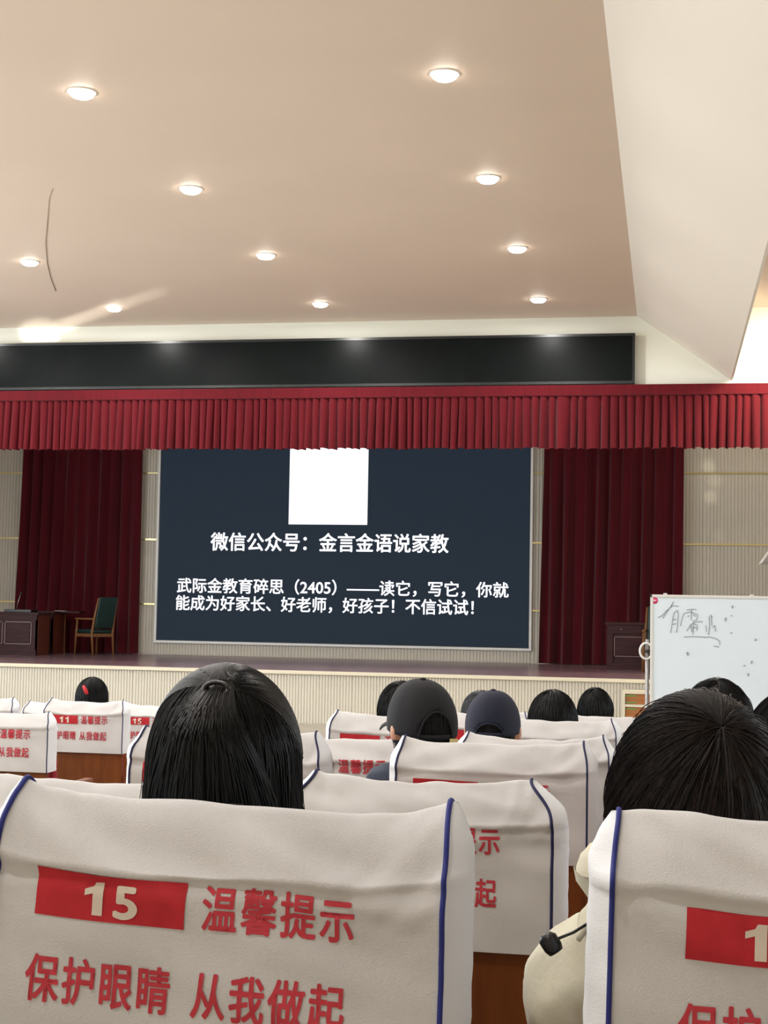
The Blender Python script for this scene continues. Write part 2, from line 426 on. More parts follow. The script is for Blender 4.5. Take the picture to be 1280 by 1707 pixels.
# ------------------------------------------------------------------ LED screen
ys = YW-.06
x0, x1 = at(266, 850, ys).x, at(884, 850, ys).x
scx, scz = (x0+x1)/2, sz0
t = thing('led_screen', 'large dark display screen with white Chinese text between the two stage curtains', 'screen', (scx, ys, scz))
HS = 5.35-sz0; hw = (x1-x0)/2
MB().box(-hw, hw, 0, .055, 0, HS).build('display', M['screen'], t)
MB().box(-hw-.045, -hw, -.02, .055, -.045, HS).box(hw, hw+.045, -.02, .055, -.045, HS).box(-hw, hw, -.02, .055, -.045, 0).build('frame', M['white'], t)
MB().box(-hw, -hw+.012, -.005, 0, 0, HS).box(hw-.012, hw, -.005, 0, 0, HS).box(-hw, hw, -.005, 0, 0, .012).build('inner_edge', M['ledframe'], t)
def sp(px, py):
    p = at(px, py, ys); return p.x-scx, p.z-scz
fn = lambda x, z: (x, -.004, z)
for body, a, b, off in (('微信公众号：金言金语说家教', (351, 918), (748, 890), .020),
                   ('武际金教育碎思（2405）——读它，写它，你就', (295, 988.5), (848, 969), .017),
                   ('能成为好家长、好老师，好孩子！不信试试！', (293, 1017.5), (790, 996), .017)):
    xa = sp(a[0], (a[1]+b[1])/2)[0]; xb = sp(*b)[0]
    zm0, zm1 = sp(a[0], a[1])[1], sp(b[0], b[1])[1]
    h = abs(sp(a[0], a[1])[1]-sp(a[0], a[1]-31 if off > .018 else a[1]-26)[1])
    fit_text(MB(), body, off, xa, xb, zm0, zm0+h, fn).build('lettering', M['screenwhite'], t)
qa, qb = sp(481, 874), sp(612, 874)
MB().box(qa[0], qb[0], -.004, 0, qa[1], qa[1]+(qb[0]-qa[0])*.985).build('white_card', M['screenwhite'], t)

# ------------------------------------------------------------------ stage furniture
def desk(label, pxl, pxr, pyb, pyt, depth, extra, name='stage_desk'):
    f = atz(pxr, pyb, ST); Y = f.y; xr = f.x; xl = at(pxl, pyb, Y).x; zt = at(pxr, pyt, Y).z
    t = thing(name, label, 'desk', ((xl+xr)/2, Y, ST)); hw = (xr-xl)/2; h = zt-ST
    MB().box(-hw, hw, .03, .06, .0, h-.04).build('front_board', M['mahogany'], t)
    MB().box(hw-.03, hw, .03, depth, 0, h-.04).build('side_board', M['mahoganyside'], t)
    MB().box(-hw, -hw+.03, .06, depth, 0, h-.04).build('side_board', M['mahoganyside'], t)
    MB().box(-hw-.03, hw+.03, 0, depth+.03, h-.045, h, .008).build('desk_top', M['mahogany'], t)
    MB().box(-hw, hw, .0, .03, 0, .1).build('plinth', M['mahogany'], t)
    MB().box(-hw, hw, .01, .03, h-.14, h-.045).build('apron', M['mahogany'], t)
    return t, hw, h
def panel(t, xa, xb, za, zb_):
    m = MB(); w_ = .014
    m.box(xa, xb, .012, .03, za, za+w_).box(xa, xb, .012, .03, zb_-w_, zb_).box(xa, xa+w_, .012, .03, za, zb_).box(xb-w_, xb, .012, .03, za, zb_)
    m.build('moulding', M['moulding'], t)
    MB().box(xa+.03, xb-.03, .018, .03, za+.03, zb_-.03, .004).build('raised_panel', M['mahogany'], t)
t, hw, h = desk('dark mahogany panelled desk at far left edge of the stage', -95, 59, 1093, 1021, .58, 0)
panel(t, hw-.62, hw-.1, .2, h-.17); panel(t, hw-1.25, hw-.66, .2, h-.17)
dk = t
t2, hw2, h2 = desk('dark wooden side desk with red-brown end, behind the panelled desk at left', 10, 85, 1090.5, 1019, .62, 0)
MB().box(hw2-.1, hw2+.42, .3, .62, h2-.03, h2+.005, .006).build('desk_extension', M['mahogany'], t2)
MB().box(hw2-.012, hw2+.012, .60, .63, 0, h2-.05).build('edge_strip', M['chairwood'], t2)
# things on the desk
mp_ = at(27, 1014, dk.location.y+.48); tp = at(35, 989, dk.location.y+.48)
t = thing('desk_microphone', 'thin gooseneck microphone standing on the desk at far left', 'microphone', (mp_.x, dk.location.y+.48, ST+h))
MB().lathe([(.001, 0), (.06, 0), (.06, .025), (.03, .035), (.001, .036)], n=18).build('base', M['black'], t, True)
dxx, dzz = tp.x-mp_.x, tp.z-(ST+h)
MB().tube([(0, 0, .03), (dxx*.35, 0, dzz*.5), (dxx, 0, dzz)], .008, 8).build('gooseneck', M['steel'], t, True)
MB().ellipsoid((dxx, 0, dzz), (.016, .016, .03)).build('microphone_head', M['black'], t, True)
bx = at(20, 1018, dk.location.y+.3)
t = thing('control_box', 'flat black control box lying on the panelled desk at far left', 'box', (at(38, 1018, dk.location.y+.2).x, dk.location.y+.17, ST+h))
MB().box(-.28, .24, -.15, .15, 0, .05, .006).build('casing', M['black'], t); MB().box(-.25, .2, -.153, -.149, .012, .038).build('front_plate', M['ledframe'], t)
t = thing('paper_stack', 'few pale papers lying on the side desk at left', 'papers', (t2.location.x+hw2-.0, t2.location.y+.42, ST+h2+.005))
for i in range(3):
    MB().box(-.12+.01*i, .1+.01*i, -.07, .07, .002*i, .002*i+.002).build('sheet', M['white'], t)

def armchair(label, x, y, rz):
    t = thing('armchair', label, 'chair', (x, y, ST), rz)     # faces +Y local
    for s in (-1, 1):
        MB().tube([(s*.26, .24, 0), (s*.255, .22, .42), (s*.25, .2, .66)], [.018, .024, .02], 8).build('leg', M['chairwood'], t, True)
        MB().tube([(s*.25, -.26, 0), (s*.25, -.22, .42), (s*.24, -.27, .7), (s*.225, -.35, 1.06)], [.018, .024, .022, .016], 8).build('leg', M['chairwood'], t, True)
        MB().box(s*.25-.028, s*.25+.028, -.27, .25, .655, .69, .012).build('armrest', M['chairwood'], t, True)
        MB().box(s*.25-.012, s*.25+.012, -.22, .22, .34, .40).build('side_rail', M['chairwood'], t)
    MB().box(-.25, .25, .2, .225, .34, .40).build('front_rail', M['chairwood'], t)
    MB().box(-.25, .25, -.235, -.21, .34, .40).build('rear_rail', M['chairwood'], t)
    MB().box(-.24, .24, -.22, .25, .40, .48, .03).build('seat', M['green'], t, True)
    b = MB().box(-.215, .215, -.03, .03, 0, .58, .025); b.xf(lambda v: Vector((v.x, v.y-.24-.13*(v.z/.58)**1.3, v.z+.5)))
    b.build('backrest', M['green'], t, True)
    return t
c = atz(158, 1091.5, ST)
ac = armchair('wooden armchair with tall dark green back, beside the left desks', c.x-.02, c.y, math.radians(62))
# right lectern and the chair partly hidden by the whiteboard
f = atz(1011, 1116, ST)
t = thing('wooden_lectern', 'dark brown panelled wooden lectern on the stage beside the whiteboard', 'lectern', (f.x, f.y, ST))
hl = at(1011, 1037, f.y).z-ST; wl = 1.15
MB().box(0, wl, .03, .06, 0, hl-.05).build('front_board', M['mahogany'], t)
for a in (0, wl-.03): MB().box(a, a+.03, .06, .6, 0, hl-.05).build('side_board', M['mahogany'], t)
MB().box(-.03, wl+.03, -.02, .62, hl-.05, hl, .01).build('top', M['mahogany'], t)
MB().box(0, wl, .0, .03, 0, .12).build('plinth', M['mahogany'], t); MB().box(0, wl, 0, .03, hl-.19, hl-.05).build('apron', M['mahogany'], t)
MB().box(0, .1, .0, .03, .12, hl-.19).box(wl-.1, wl, .0, .03, .12, hl-.19).build('stile', M['mahogany'], t)
panel(t, .12, wl-.12, .22, hl-.24)
MB().lathe([(.001, -.012), (.014, -.01), (.014, 0)], (.24, 0, hl-.12), 12, 'y').build('key_lock', M['steel'], t, True)
c = atz(1072, 1120, ST)
armchair('brown wooden armchair in front of the lectern, only its front leg showing left of whiteboard', c.x+.26, c.y-.3+.52, math.radians(178))

# step unit against the stage front
f = at(1037, 1152, YF-.55)
t = thing('wooden_step_unit', 'small cream framed wooden cabinet with brown panels against the stage front', 'cabinet', (f.x, YF-.55, 0))
wst, hst = 1.3, f.z
for zz in (0.0, hst/3, 2*hst/3, hst-.035): MB().box(0, wst, 0, .45, zz, zz+.035).build('rail', M['cream'], t)
for xx in (0, wst-.04): MB().box(xx, xx+.04, -.005, .45, .035, hst-.035).build('post', M['cream'], t)
for k in range(3):
    z0_, z1_ = hst/3*k+.035, hst/3*(k+1)-(.035 if k == 2 else 0)
    for q in range(2):
        a = .045+(wst-.09)*q/2; MB().box(a, a+(wst-.09)/2-.006, .02, .04, z0_+.003, z1_-.003).build('panel', M['stepwood'], t)
    for zz in (z0_+.02, z1_-.035): MB().box(.05, .2, .012, .02, zz, zz+.012).build('green_strip', M['greenmark'], t)

# whiteboard on a stand
YB = 12.0
bl = at(1084, 991, YB); zt = bl.z; wbw = 2.2; zb0 = zt-1.15
t = thing('whiteboard', 'rolling whiteboard with faint handwriting, standing right in front of the stage', 'whiteboard', (bl.x+wbw/2, YB, 0), 0)
hw = wbw/2
MB().box(-hw+.02, hw-.02, -.006, .02, zb0+.02, zt-.02).build('writing_surface', M['board'], t)
MB().box(-hw, hw, -.014, .028, zt-.022, zt, .004).box(-hw, hw, -.014, .028, zb0, zb0+.022, .004).box(-hw, -hw+.022, -.014, .028, zb0+.022, zt-.022, .003).box(hw-.022, hw, -.014, .028, zb0+.022, zt-.022, .003).build('frame', M['white'], t)
pz = at(1079, 1066, YB).z
for s in (-1, 1):
    MB().tube([(s*(hw+.022), .01, .06), (s*(hw+.022), .01, pz)], .016, 10).build('pole', M['steel'], t, True)
    k = MB().tube([(s*(hw+.030)+.048*math.cos(a), -.0, pz-.09+.062*math.sin(a)) for a in [2*math.pi*q/20 for q in range(21)]], .009, 8).build('turning_knob', M['white'], t, True)
    MB().tube([(s*(hw-.02), .0, pz-.09), (s*(hw+.04), .0, pz-.09)], .014, 8).build('pivot', M['black'], t, True)
    MB().box(s*(hw+.022)-.025, s*(hw+.022)+.025, -.3, .32, .05, .09, .006).build('foot', M['steel'], t)
    for yy in (-.28, .3): MB().lathe([(.001, -.015), (.027, -.015), (.027, .015), (.001, .015)], (s*(hw+.022), yy, .027), 14, 'x').build('caster', M['black'], t, True)
MB().box(-hw-.01, hw+.01, .0, .03, .25, .28).build('cross_bar', M['steel'], t)
for xx in (-hw+.1, -hw+.76): MB().box(xx, xx+.03, -.012, .02, zt, zt+.012, .003).build('clip', M['white'], t)
MB().box(-hw-.003, -hw+.012, -.018, .03, zt-.02, zt+.003, .003).build('corner_cap', M['black'], t)
MB().lathe([(.026, 0), (.026, -.003), (.001, -.004)], (at(1091, 1001, YB).x-bl.x-hw, -.006, at(1091, 1001, YB).z), 20, 'y').build('emblem', M['pink'], t, True)
MB().box(at(1088.5, 1001, YB).x-bl.x-hw, at(1093.5, 1001, YB).x-bl.x-hw, -.0115, -.010, at(1091, 1002, YB).z, at(1091, 1000, YB).z).build('emblem_mark', M['white'], t)
def zc(x, y):   # crop pixel -> board point
    p = at(1000+x*280/1280, 970+y*230/1051, YB); return (p.x-bl.x-hw, -.0085, p.z)
strokes = [[(440, 272), (475, 255), (500, 225), (530, 200), (555, 180), (600, 186)], [(560, 150), (540, 185), (505, 235), (487, 262), (478, 277)],
 [(566, 230), (552, 290), (545, 350), (537, 390)], [(568, 232), (590, 215), (596, 250), (590, 330), (584, 385), (572, 380)], [(556, 290), (580, 284)], [(552, 325), (578, 318)],
 [(660, 215), (700, 208), (735, 212)], [(642, 236), (625, 280), (612, 335)], [(648, 238), (690, 228), (745, 250), (735, 290), (705, 300)], [(697, 212), (695, 290)], [(665, 262), (684, 258)], [(712, 250), (728, 262)],
 [(660, 375), (685, 335), (712, 310), (765, 300)], [(690, 320), (700, 380)], [(708, 315), (742, 330), (736, 372)], [(712, 325), (708, 400)], [(700, 350), (735, 346)],
 [(640, 420), (700, 416), (800, 420)], [(780, 300), (770, 310)], [(805, 330), (812, 380)], [(830, 262), (835, 330), (828, 400), (820, 392)], [(846, 258), (852, 330)], [(840, 250), (856, 268)], [(855, 345), (875, 330), (880, 378)],
 [(790, 425), (830, 418), (880, 430), (910, 450), (912, 480)], [(865, 488), (908, 494)]]
hm = MB()
for s_ in strokes: hm.tube([zc(*p) for p in s_], .0026, 4)
hm.build('handwriting', M['marker'], t)
dm = MB()
for x, y, l in ((1008, 190, 10), (956, 285, 14), (998, 258, 3), (668, 548, 12), (1183, 440, 8), (1154, 610, 10), (1128, 705, 10), (1098, 637, 4), (1000, 388, 3), (662, 540, 5)):
    dm.tube([zc(x-2, y+l), zc(x+3, y-l)], .005, 5)
dm.build('marker_smudges', M['marker'], t)

# grey hanging unit at the right edge
YH = 9.0
p = at(1266, 940, YH); q = at(1281, 915, YH)
t = thing('hanging_projector', 'grey box-shaped unit poking in at the right edge above the whiteboard', 'projector', (p.x, YH, p.z))
hgt = q.z-p.z
b = MB().box(0, .34, -.16, .16, 0, hgt, .008); b.xf(lambda v: Vector((v.x+(.06*(v.z/hgt)), v.y, v.z)))
b.build('casing', M['grey'], t)
MB().box(.18, .24, -.03, .03, hgt, hgt+.02).build('mount_plate', M['steel'], t)
MB().tube([(.21, 0, hgt+.02), (.21, 0, lip.z+1.2 if False else HC+.1-p.z)], .018, 10).build('ceiling_pole', M['steel'], t, True)
MB().lathe([(.001, -.19), (.035, -.19), (.04, -.16)], (.2, 0, hgt*.5), 16, 'y').build('lens', M['black'], t, True)

# ------------------------------------------------------------------ auditorium seats
PROF = [(.004, -.275), (.001, -.24), (.002, -.17), (.003, -.11), (.001, -.082), (-.001, -.066), (.005, -.056), (.022, -.034), (.042, -.012), (.060, .0),
        (.080, -.012), (.090, -.036), (.098, -.075), (.100, -.12), (.100, -.2), (.098, -.26)]
ONE = ([(.16, 0), (.36, 0), (.36, .73), (.20, .73), (.16, .63), (0, .56), (0, .42), (.16, .48)], [(0, 1, 2, 3), (0, 3, 4, 7), (4, 5, 6, 7)])
def catmull(P, n):
    out = []
    m = len(P)
    for i in range(n+1):
        t = i/n*(m-1); k = min(int(t), m-2); f = t-k
        p0, p1, p2, p3 = P[max(k-1, 0)], P[k], P[k+1], P[min(k+2, m-1)]
        out.append(tuple(.5*((2*p1[a])+(-p0[a]+p2[a])*f+(2*p0[a]-5*p1[a]+4*p2[a]-p3[a])*f*f+(-p0[a]+3*p1[a]-3*p2[a]+p3[a])*f**3) for a in (0, 1)))
    return out
def seat(label, px, side, pyc, pxc, row, num=None, text=True, tilt=0., yaw=0., seed=0, occ=False, hi=0, SW=.225, ch=.02, hn=.007, pdx=0., pdz=0., prot=0.):
    Y = rowY(row); zf = rowZ(row)
    e = at(px, pyc+60/row, Y); X = e.x-SW if side == 'R' else e.x+SW
    H = at(pxc, pyc, Y+.05).z-zf
    t = thing('auditorium_seat', label, 'seat', (X, Y, zf), yaw, 'auditorium seats with white slip covers')
    rnd = random.Random(seed+11); sd = seed*7.3
    def tl(v):
        v = Vector(v); a = math.radians(tilt); dz = v.z-(H-.15)
        return Vector((v.x*math.cos(a)+dz*math.sin(a), v.y, (H-.15)-v.x*math.sin(a)+dz*math.cos(a))) if tilt else v
    amp = 1. if row < 5 else .55
    def disp(x, z):       # outward push of the cloth on the rear face; z relative to crest
        k = noise.noise(Vector((x*5+sd, z*26+x*8*math.sin(sd), 1.3+sd)))
        k2 = noise.noise(Vector((x*9+sd, (z+x*.35)*38, 5+sd)))
        wz = max(0., min(1., (z+.24)/.15)); e = abs(x)/SW
        fold = -.005*math.exp(-((z+.078-.006*noise.noise(Vector((x*6, sd, 0))))/.008)**2)
        corner = math.exp(-((e-1)/.35)**2)*noise.noise(Vector((x*14, (z-x*.9*(1 if x > 0 else -1))*40, sd)))*.006*math.exp(-((z+.04)/.06)**2)
        return amp*(.0078*k+.0040*k2)*(.30+.8*wz)+fold+corner+.0012*noise.noise(Vector((x*4, z*10, sd+9)))
    nu, nt = (90, 84) if hi else (36, 40)
    pr = catmull(PROF, nt)
    def S(u, j, extra=0.):
        y, z = pr[j]; x = u*SW
        t_ = j/nt; d = disp(x, z)
        a = pr[min(j+1, nt)]; b = pr[max(j-1, 0)]; ty, tz = a[0]-b[0], a[1]-b[1]; L = math.hypot(ty, tz) or 1
        ny, nz = -tz/L, ty/L
        horn = hn*abs(u)**7-.008*(1-u*u)+.004*noise.noise(Vector((u*3, sd, 2)))
        zz = z+horn*math.exp(-(z/.10)**2)
        xin = 1-ch/SW*math.exp(-((min(z, 0.))/.034)**2)
        return tl((x*xin, y+ny*(d+extra), H+zz+nz*(d+extra)))
    cov = MB().grid([[S(-1+2*i/nu, j) for i in range(nu+1)] for j in range(nt+1)]).build('slip_cover', M['cloth'], t, True)
    jc = min(range(nt+1), key=lambda j: -pr[j][1])
    g = MB()
    for s in (-1, 1):
        nb = jc; P = []
        for k in range(nb+1):
            A = S(s, k); zr = pr[k][1]
            jf = min(range(jc, nt+1), key=lambda j: abs(pr[j][1]-zr)) if k < nb else jc
            B = S(s, jf); row_ = []
            for q in range(9):
                w_ = q/8; p = A.lerp(B, w_)
                bul = .024*math.sin(math.pi*w_)*min(1, (-(pr[k][1])/.05+.12))**.6+.002*noise.noise(Vector((w_*4, pr[k][1]*40, sd+s)))
                row_.append((p.x+s*bul, p.y, p.z))
            P.append(row_)
        MB().grid(P).build('side_gusset', M['gusset_lit'], cov, True)
    for s in (-1, 1):
        m = MB().tube([S(s, j, .001) for j in range(0, nt+1)], .0029 if row < 3 else .0027, 6).build('piping', M['piping'] if row < 2 else M['piping2'], cov, True)
    # print on the rear face
    zhi, zlo = -.078, -.25
    tab = [(pr[j][1], pr[j][0]) for j in range(jc)]
    def back(xl, zr, off=.0013):     # xl from the left edge of the panel
        x = xl-SW
        y = float(np.interp(zr, [a for a, b in tab], [b for a, b in tab]))
        horn = (hn*abs(x/SW)**7-.008*(1-(x/SW)**2)+.004*noise.noise(Vector((x/SW*3, sd, 2))))*math.exp(-(zr/.10)**2)
        return tl((x, y-disp(x, zr)-off, H+zr+horn))
    def cut(mb_, off, name, m):
        bm = bmesh.new(); vs = [bm.verts.new((v[0], 0, v[1])) for v in mb_.v]
        for f_ in mb_.f:
            try: bm.faces.new([vs[i] for i in f_])
            except ValueError: pass
        st = .006 if hi else .014
        for z in np.arange(-.24, -.07, st):
            bmesh.ops.bisect_plane(bm, geom=bm.verts[:]+bm.edges[:]+bm.faces[:], plane_co=(0, 0, z), plane_no=(0, 0, 1))
        for x in np.arange(.03, .42, st*1.3):
            bmesh.ops.bisect_plane(bm, geom=bm.verts[:]+bm.edges[:]+bm.faces[:], plane_co=(x, 0, 0), plane_no=(1, 0, 0))
        cr, sr = math.cos(math.radians(prot)), math.sin(math.radians(prot))
        dd = {}
        for v in bm.verts:
            qx, qz = v.co.x-.2, v.co.z+.15
            v.co = back(.2+(qx*cr+qz*sr)*SW/.225+pdx, -.15-qx*sr+qz*cr+pdz, off*(1 if hi else 2.6))
        me = bpy.data.meshes.new(name); bm.to_mesh(me); bm.free(); me.materials.append(m); me.shade_smooth()
        return link(name, me, cov)
    if text:
        b = MB(); b.add([(.042, -.121), (.196, -.121), (.196, -.073), (.042, -.073)], [(0, 1, 2, 3)])
        cut(b, .0010, 'number_patch', M['print'])
        if num:
            d = MB(); n_ = len(num)
            for i, ch_ in enumerate(num):
                vs, fs = (ONE if ch_ == '1' else glyphs(ch_, .035)); ax = min(v[0] for v in vs); bx = max(v[0] for v in vs)
                cxx = .119+(i-(n_-1)/2)*.033; wd = .019 if ch_ == '1' else .025
                d.add([(cxx-wd/2+(x-ax)/(bx-ax)*wd, -.1165+(y+.03)/.76*.036) for x, y in vs], fs)
            cut(d, .0017, 'numerals', M['printwhite'])
        l = MB(); f2 = lambda x, z: (x, z)
        cell_text(l, '温馨提示', .024, .211, .0388, -.121, .049, f2)
        cell_text(l, '保护眼睛', .024, .036, .0382, -.208, .049, f2)
        cell_text(l, '从我做起', .024, .206, .0388, -.208, .049, f2)
        cut(l, .0011, 'lettering', M['letter'])
    # frame: plywood shell, red pads, tip-up cushion, arms and pedestals
    zb_ = .36
    def tz(v):  # lower the tilt to nothing at the base
        v = Vector(v); k = max(0, min(1, (v.z-zb_)/(H-.3-zb_))); return v.lerp(tl(v), k) if tilt else v
    MB().box(-SW+.004, SW-.004, .016, .030, zb_, H-.088, .004).xf(tz).build('back_shell', M['wood'], t)
    MB().box(-SW+.014, SW-.014, .032, .086, zb_+.06, H-.055, .02).xf(tz).build('backrest', M['redfab'], t, True)
    if occ: MB().box(-SW+.01, SW-.01, .10, .50, .37, .45, .025).build('seat_cushion', M['redfab'], t, True)
    else: MB().box(-SW+.01, SW-.01, .10, .17, .38, .74, .025).build('seat_cushion', M['redfab'], t, True)
    for s in (-1, 1):
        xc = s*(SW+.045)
        MB().box(xc-.025, xc+.025, .03, .42, .585, .615, .01).build('armrest', M['wood'], t, True)
        MB().box(xc-.02, xc+.02, .06, .38, .0, .585, .008).build('side_panel', M['wood'], t)
    MB().box(-SW-.03, SW+.03, .09, .13, .33, .365).build('cross_rail', M['black'], t)
    return t, X, H
S_ = {}
S_['r1a'] = seat('nearest seat numbered 15 with blue-piped white cover, filling the lower left', 738, 'R', 1337, 420, 1, '15', tilt=1.0, prot=1.3, SW=.231, ch=.004, hn=.013, pdx=.006, seed=1, hi=1, occ=True)
S_['r1b'] = seat('nearest seat numbered 17 at lower right, white cover with bright blue piping', 1018, 'L', 1357, 1180, 1, '17', tilt=1.2, prot=.8, SW=.236, ch=.004, hn=.0, pdx=.034, pdz=-.012, yaw=math.radians(1.5), seed=2, hi=1, occ=True)
S_['r2a'] = seat('second-row seat behind the nearest one, its cover lettering half hidden, wood below', 921, 'R', 1296, 700, 2, seed=3, hi=1, num=None, ch=.04, hn=.002, pdz=.005)
S_['r2b'] = seat('second-row seat at far left showing only a white crest left of the long-haired head', 338, 'R', 1297, 150, 2, seed=4, num=None)
S_['r3a'] = seat('third-row seat in front of black-capped man, plain broad white cover', 979, 'R', 1236, 820, 3, seed=5, num=None, occ=True, ch=.012, hn=.008, pdz=-.014)
S_['r3b'] = seat('third-row seat mostly hidden behind the long-haired head, one edge each side', 531, 'R', 1222, 400, 3, seed=6, num=None, SW=.237)
S_['r4a'] = seat('fourth-row seat with red lettering partly covered by a dark blue shoulder', 690, 'R', 1228, 590, 4, seed=8, num=None, pdz=.014)
S_['r4b'] = seat('fourth-row seat of navy-capped man, right edge showing past the third row', 1015, 'R', 1229, 930, 4, seed=9, num=None, occ=True)
S_['r5a'] = seat('fifth-row seat left of the black-capped man, white left edge showing', 549, 'L', 1189, 600, 5, seed=10, num=None, occ=True)
S_['r5b'] = seat('fifth-row seat in front of the woman with flared black bob', 1027, 'R', 1200, 950, 5, seed=12, num=None, occ=True)
S_['r6a'] = seat('sixth-row seat glimpsed between the two men in caps', 712, 'L', 1186, 765, 6, seed=13, num=None, occ=True)
S_['r6b'] = seat('sixth-row seat below the small black-haired head near the whiteboard pole', 942, 'L', 1193, 1010, 6, seed=14, num=None, occ=True)
S_['l6'] = seat('left-block seat at left picture edge with wrinkled lettering, red side pad', 80, 'R', 1187, 35, 6, seed=15, num=None)
S_['l7a'] = seat('left-block seat numbered 11 with brown wood below, girl with red clip', 205, 'R', 1168, 140, 7, '11', seed=16, occ=True)
S_['l7b'] = seat('left-block seat cut by left picture edge, behind the wrinkled lettering seat', 20, 'R', 1164, 5, 7, seed=17, num=None)
S_['l8a'] = seat('left-block seat beside the aisle with number ending in 5, behind seat 11', 198, 'L', 1173, 225, 8, '15', seed=18)
S_['l8b'] = seat('left-block seat left of the girl with red clip, white edge showing', 38, 'L', 1170, 60, 8, seed=19, num=None)
S_['r2c'] = seat('second-row seat hidden behind the large brown-haired head at right', 1070, 'L', 1300, 1200, 2, seed=20, num=None, occ=True)
S_['r3c'] = seat('third-row seat hidden behind the large brown-haired head at right', 1098, 'L', 1242, 1200, 3, seed=21, num=None, occ=True)

# ------------------------------------------------------------------ people
def strands(paths, r0, name, m, parent, sides=3):
    """paths: (N, K, 3) array -> thin tapering tubes"""
    P = np.asarray(paths, float); N, K, _ = P.shape
    T = np.gradient(P, axis=1); T /= np.linalg.norm(T, axis=2, keepdims=True)+1e-9
    ref = np.array([.3, 1., .2]); A = np.cross(T, ref); A /= np.linalg.norm(A, axis=2, keepdims=True)+1e-9; B = np.cross(T, A)
    rr = r0*np.linspace(1, .45, K)[None, :, None]
    V = np.stack([P+(A*math.cos(a)+B*math.sin(a))*rr for a in [2*math.pi*k/sides for k in range(sides)]], axis=2)  # N,K,s,3
    idx = np.arange(N*K*sides).reshape(N, K, sides)
    a = idx[:, :-1, :]; b = idx[:, 1:, :]
    F = np.stack([a, np.roll(a, -1, 2), np.roll(b, -1, 2), b], -1).reshape(-1, 4)
    me = bpy.data.meshes.new(name); me.vertices.add(N*K*sides); me.vertices.foreach_set('co', V.reshape(-1))
    me.loops.add(F.size); me.loops.foreach_set('vertex_index', F.reshape(-1).astype(np.int32))
    me.polygons.add(len(F)); me.polygons.foreach_set('loop_start', np.arange(0, F.size, 4, dtype=np.int32))
    me.update(calc_edges=True); me.validate(); me.shade_smooth(); me.materials.append(m)
    return link(name, me, parent)
def body_mesh(hx, hy, Ht, k, turn, puff, raise_=0.):
    """continuous seated figure; (hx, hy) head centre, Ht head top above floor"""
    hz = Ht-.118*k; sh = Ht-.315*k+raise_; w_ = .165*k; V = []; E = []; R = []
    def v(x, y, z, r): V.append((x, y, z)); R.append(r*k if z > .3 else r); return len(V)-1
    pel = v(0, .26, .575, .12); ab = v(hx*.35, .25, .57+(sh-.57)*.4, .115); ch = v(hx*.7, .24, sh-.10, .125)
    nb = v(hx*.9, .215, sh+.02, .062); nk = v(hx, hy-.01, sh+.09*k, .052); hd = v(hx, hy, hz, .06)
    E += [(pel, ab), (ab, ch), (ch, nb), (nb, nk), (nk, hd)]; hands = []
    for s in (-1, 1):
        a = v(hx*.8+s*w_, .21, sh-.025, .058+puff); b = v(hx*.6+s*(w_+.045), .25, (sh+.66)/2+.02, .05+puff); c = v(s*(w_+.04), .33, .70, .043+puff)
        d = v(s*.14, .50, .66, .03+puff*.3); p = v(s*.125, .555, .655, .038)
        E += [(ch, a), (a, b), (b, c), (c, d), (d, p)]; hands.append((s*.125, .57, .655))
        for q in range(4):
            f1 = v(s*.125+(q-1.5)*.026, .60, .655, .0165); f2 = v(s*.125+(q-1.5)*.029, .635+(.008 if q in (1, 2) else 0), .64, .015); E += [(p, f1), (f1, f2)]
        th = v(s*.125-s*.04, .565, .65, .0145); th2 = v(s*.125-s*.055, .595, .645, .012); E += [(p, th), (th, th2)]
        h1 = v(s*.09, .29, .555, .08); kn = v(s*.12, .60, .56, .062); an = v(s*.12, .61, .10, .042); to = v(s*.13, .74, .045, .038)
        E += [(pel, h1), (h1, kn), (kn, an), (an, to)]
    me = bpy.data.meshes.new('b'); me.from_pydata(V, E, []); o = bpy.data.objects.new('b', me); COL.objects.link(o)
    sk = o.modifiers.new('s', 'SKIN'); sk.use_smooth_shade = True; sb = o.modifiers.new('u', 'SUBSURF'); sb.levels = 1
    for i, r in enumerate(R): me.skin_vertices[0].data[i].radius = (r, r)
    me.skin_vertices[0].data[0].use_root = True
    bpy.context.view_layer.update(); ev = o.evaluated_get(bpy.context.evaluated_depsgraph_get()); m2 = ev.to_mesh()
    mb_ = MB().add([x.co[:] for x in m2.vertices], [tuple(p.vertices) for p in m2.polygons]); ev.to_mesh_clear()
    bpy.data.objects.remove(o)
    # head with brow, nose, chin, ears
    h = MB(); h.ellipsoid((0, 0, 0), (.074, .093, .108), 24, 16); h.ellipsoid((0, .045, -.055), (.05, .05, .06)); h.ellipsoid((0, .098, -.02), (.013, .018, .022))
    h.ellipsoid((0, .082, .02), (.05, .014, .012)); h.ellipsoid((0, .075, -.092), (.02, .018, .016))
    for s in (-1, 1):
        h.ellipsoid((s*.080, -.004, -.016), (.013, .019, .033)); h.ellipsoid((s*.035, .07, -.028), (.02, .018, .016))
    ct, s_ = math.cos(turn), math.sin(turn)
    h.xf(lambda q: Vector((hx+k*(q.x*ct-q.y*s_), hy+k*(q.x*s_+q.y*ct), hz+k*q.z)))
    mb_.add(h.v, h.f)
    me = bpy.data.meshes.new('c'); me.from_pydata(mb_.v, [], mb_.f); me.update(); o = bpy.data.objects.new('c', me); COL.objects.link(o)
    rm = o.modifiers.new('r', 'REMESH'); rm.mode = 'VOXEL'; rm.voxel_size = .0085; rm.use_smooth_shade = True
    sm = o.modifiers.new('m', 'SMOOTH'); sm.factor = .5; sm.iterations = 2
    bpy.context.view_layer.update(); ev = o.evaluated_get(bpy.context.evaluated_depsgraph_get())
    fin = bpy.data.meshes.new_from_object(ev); bpy.data.objects.remove(o)
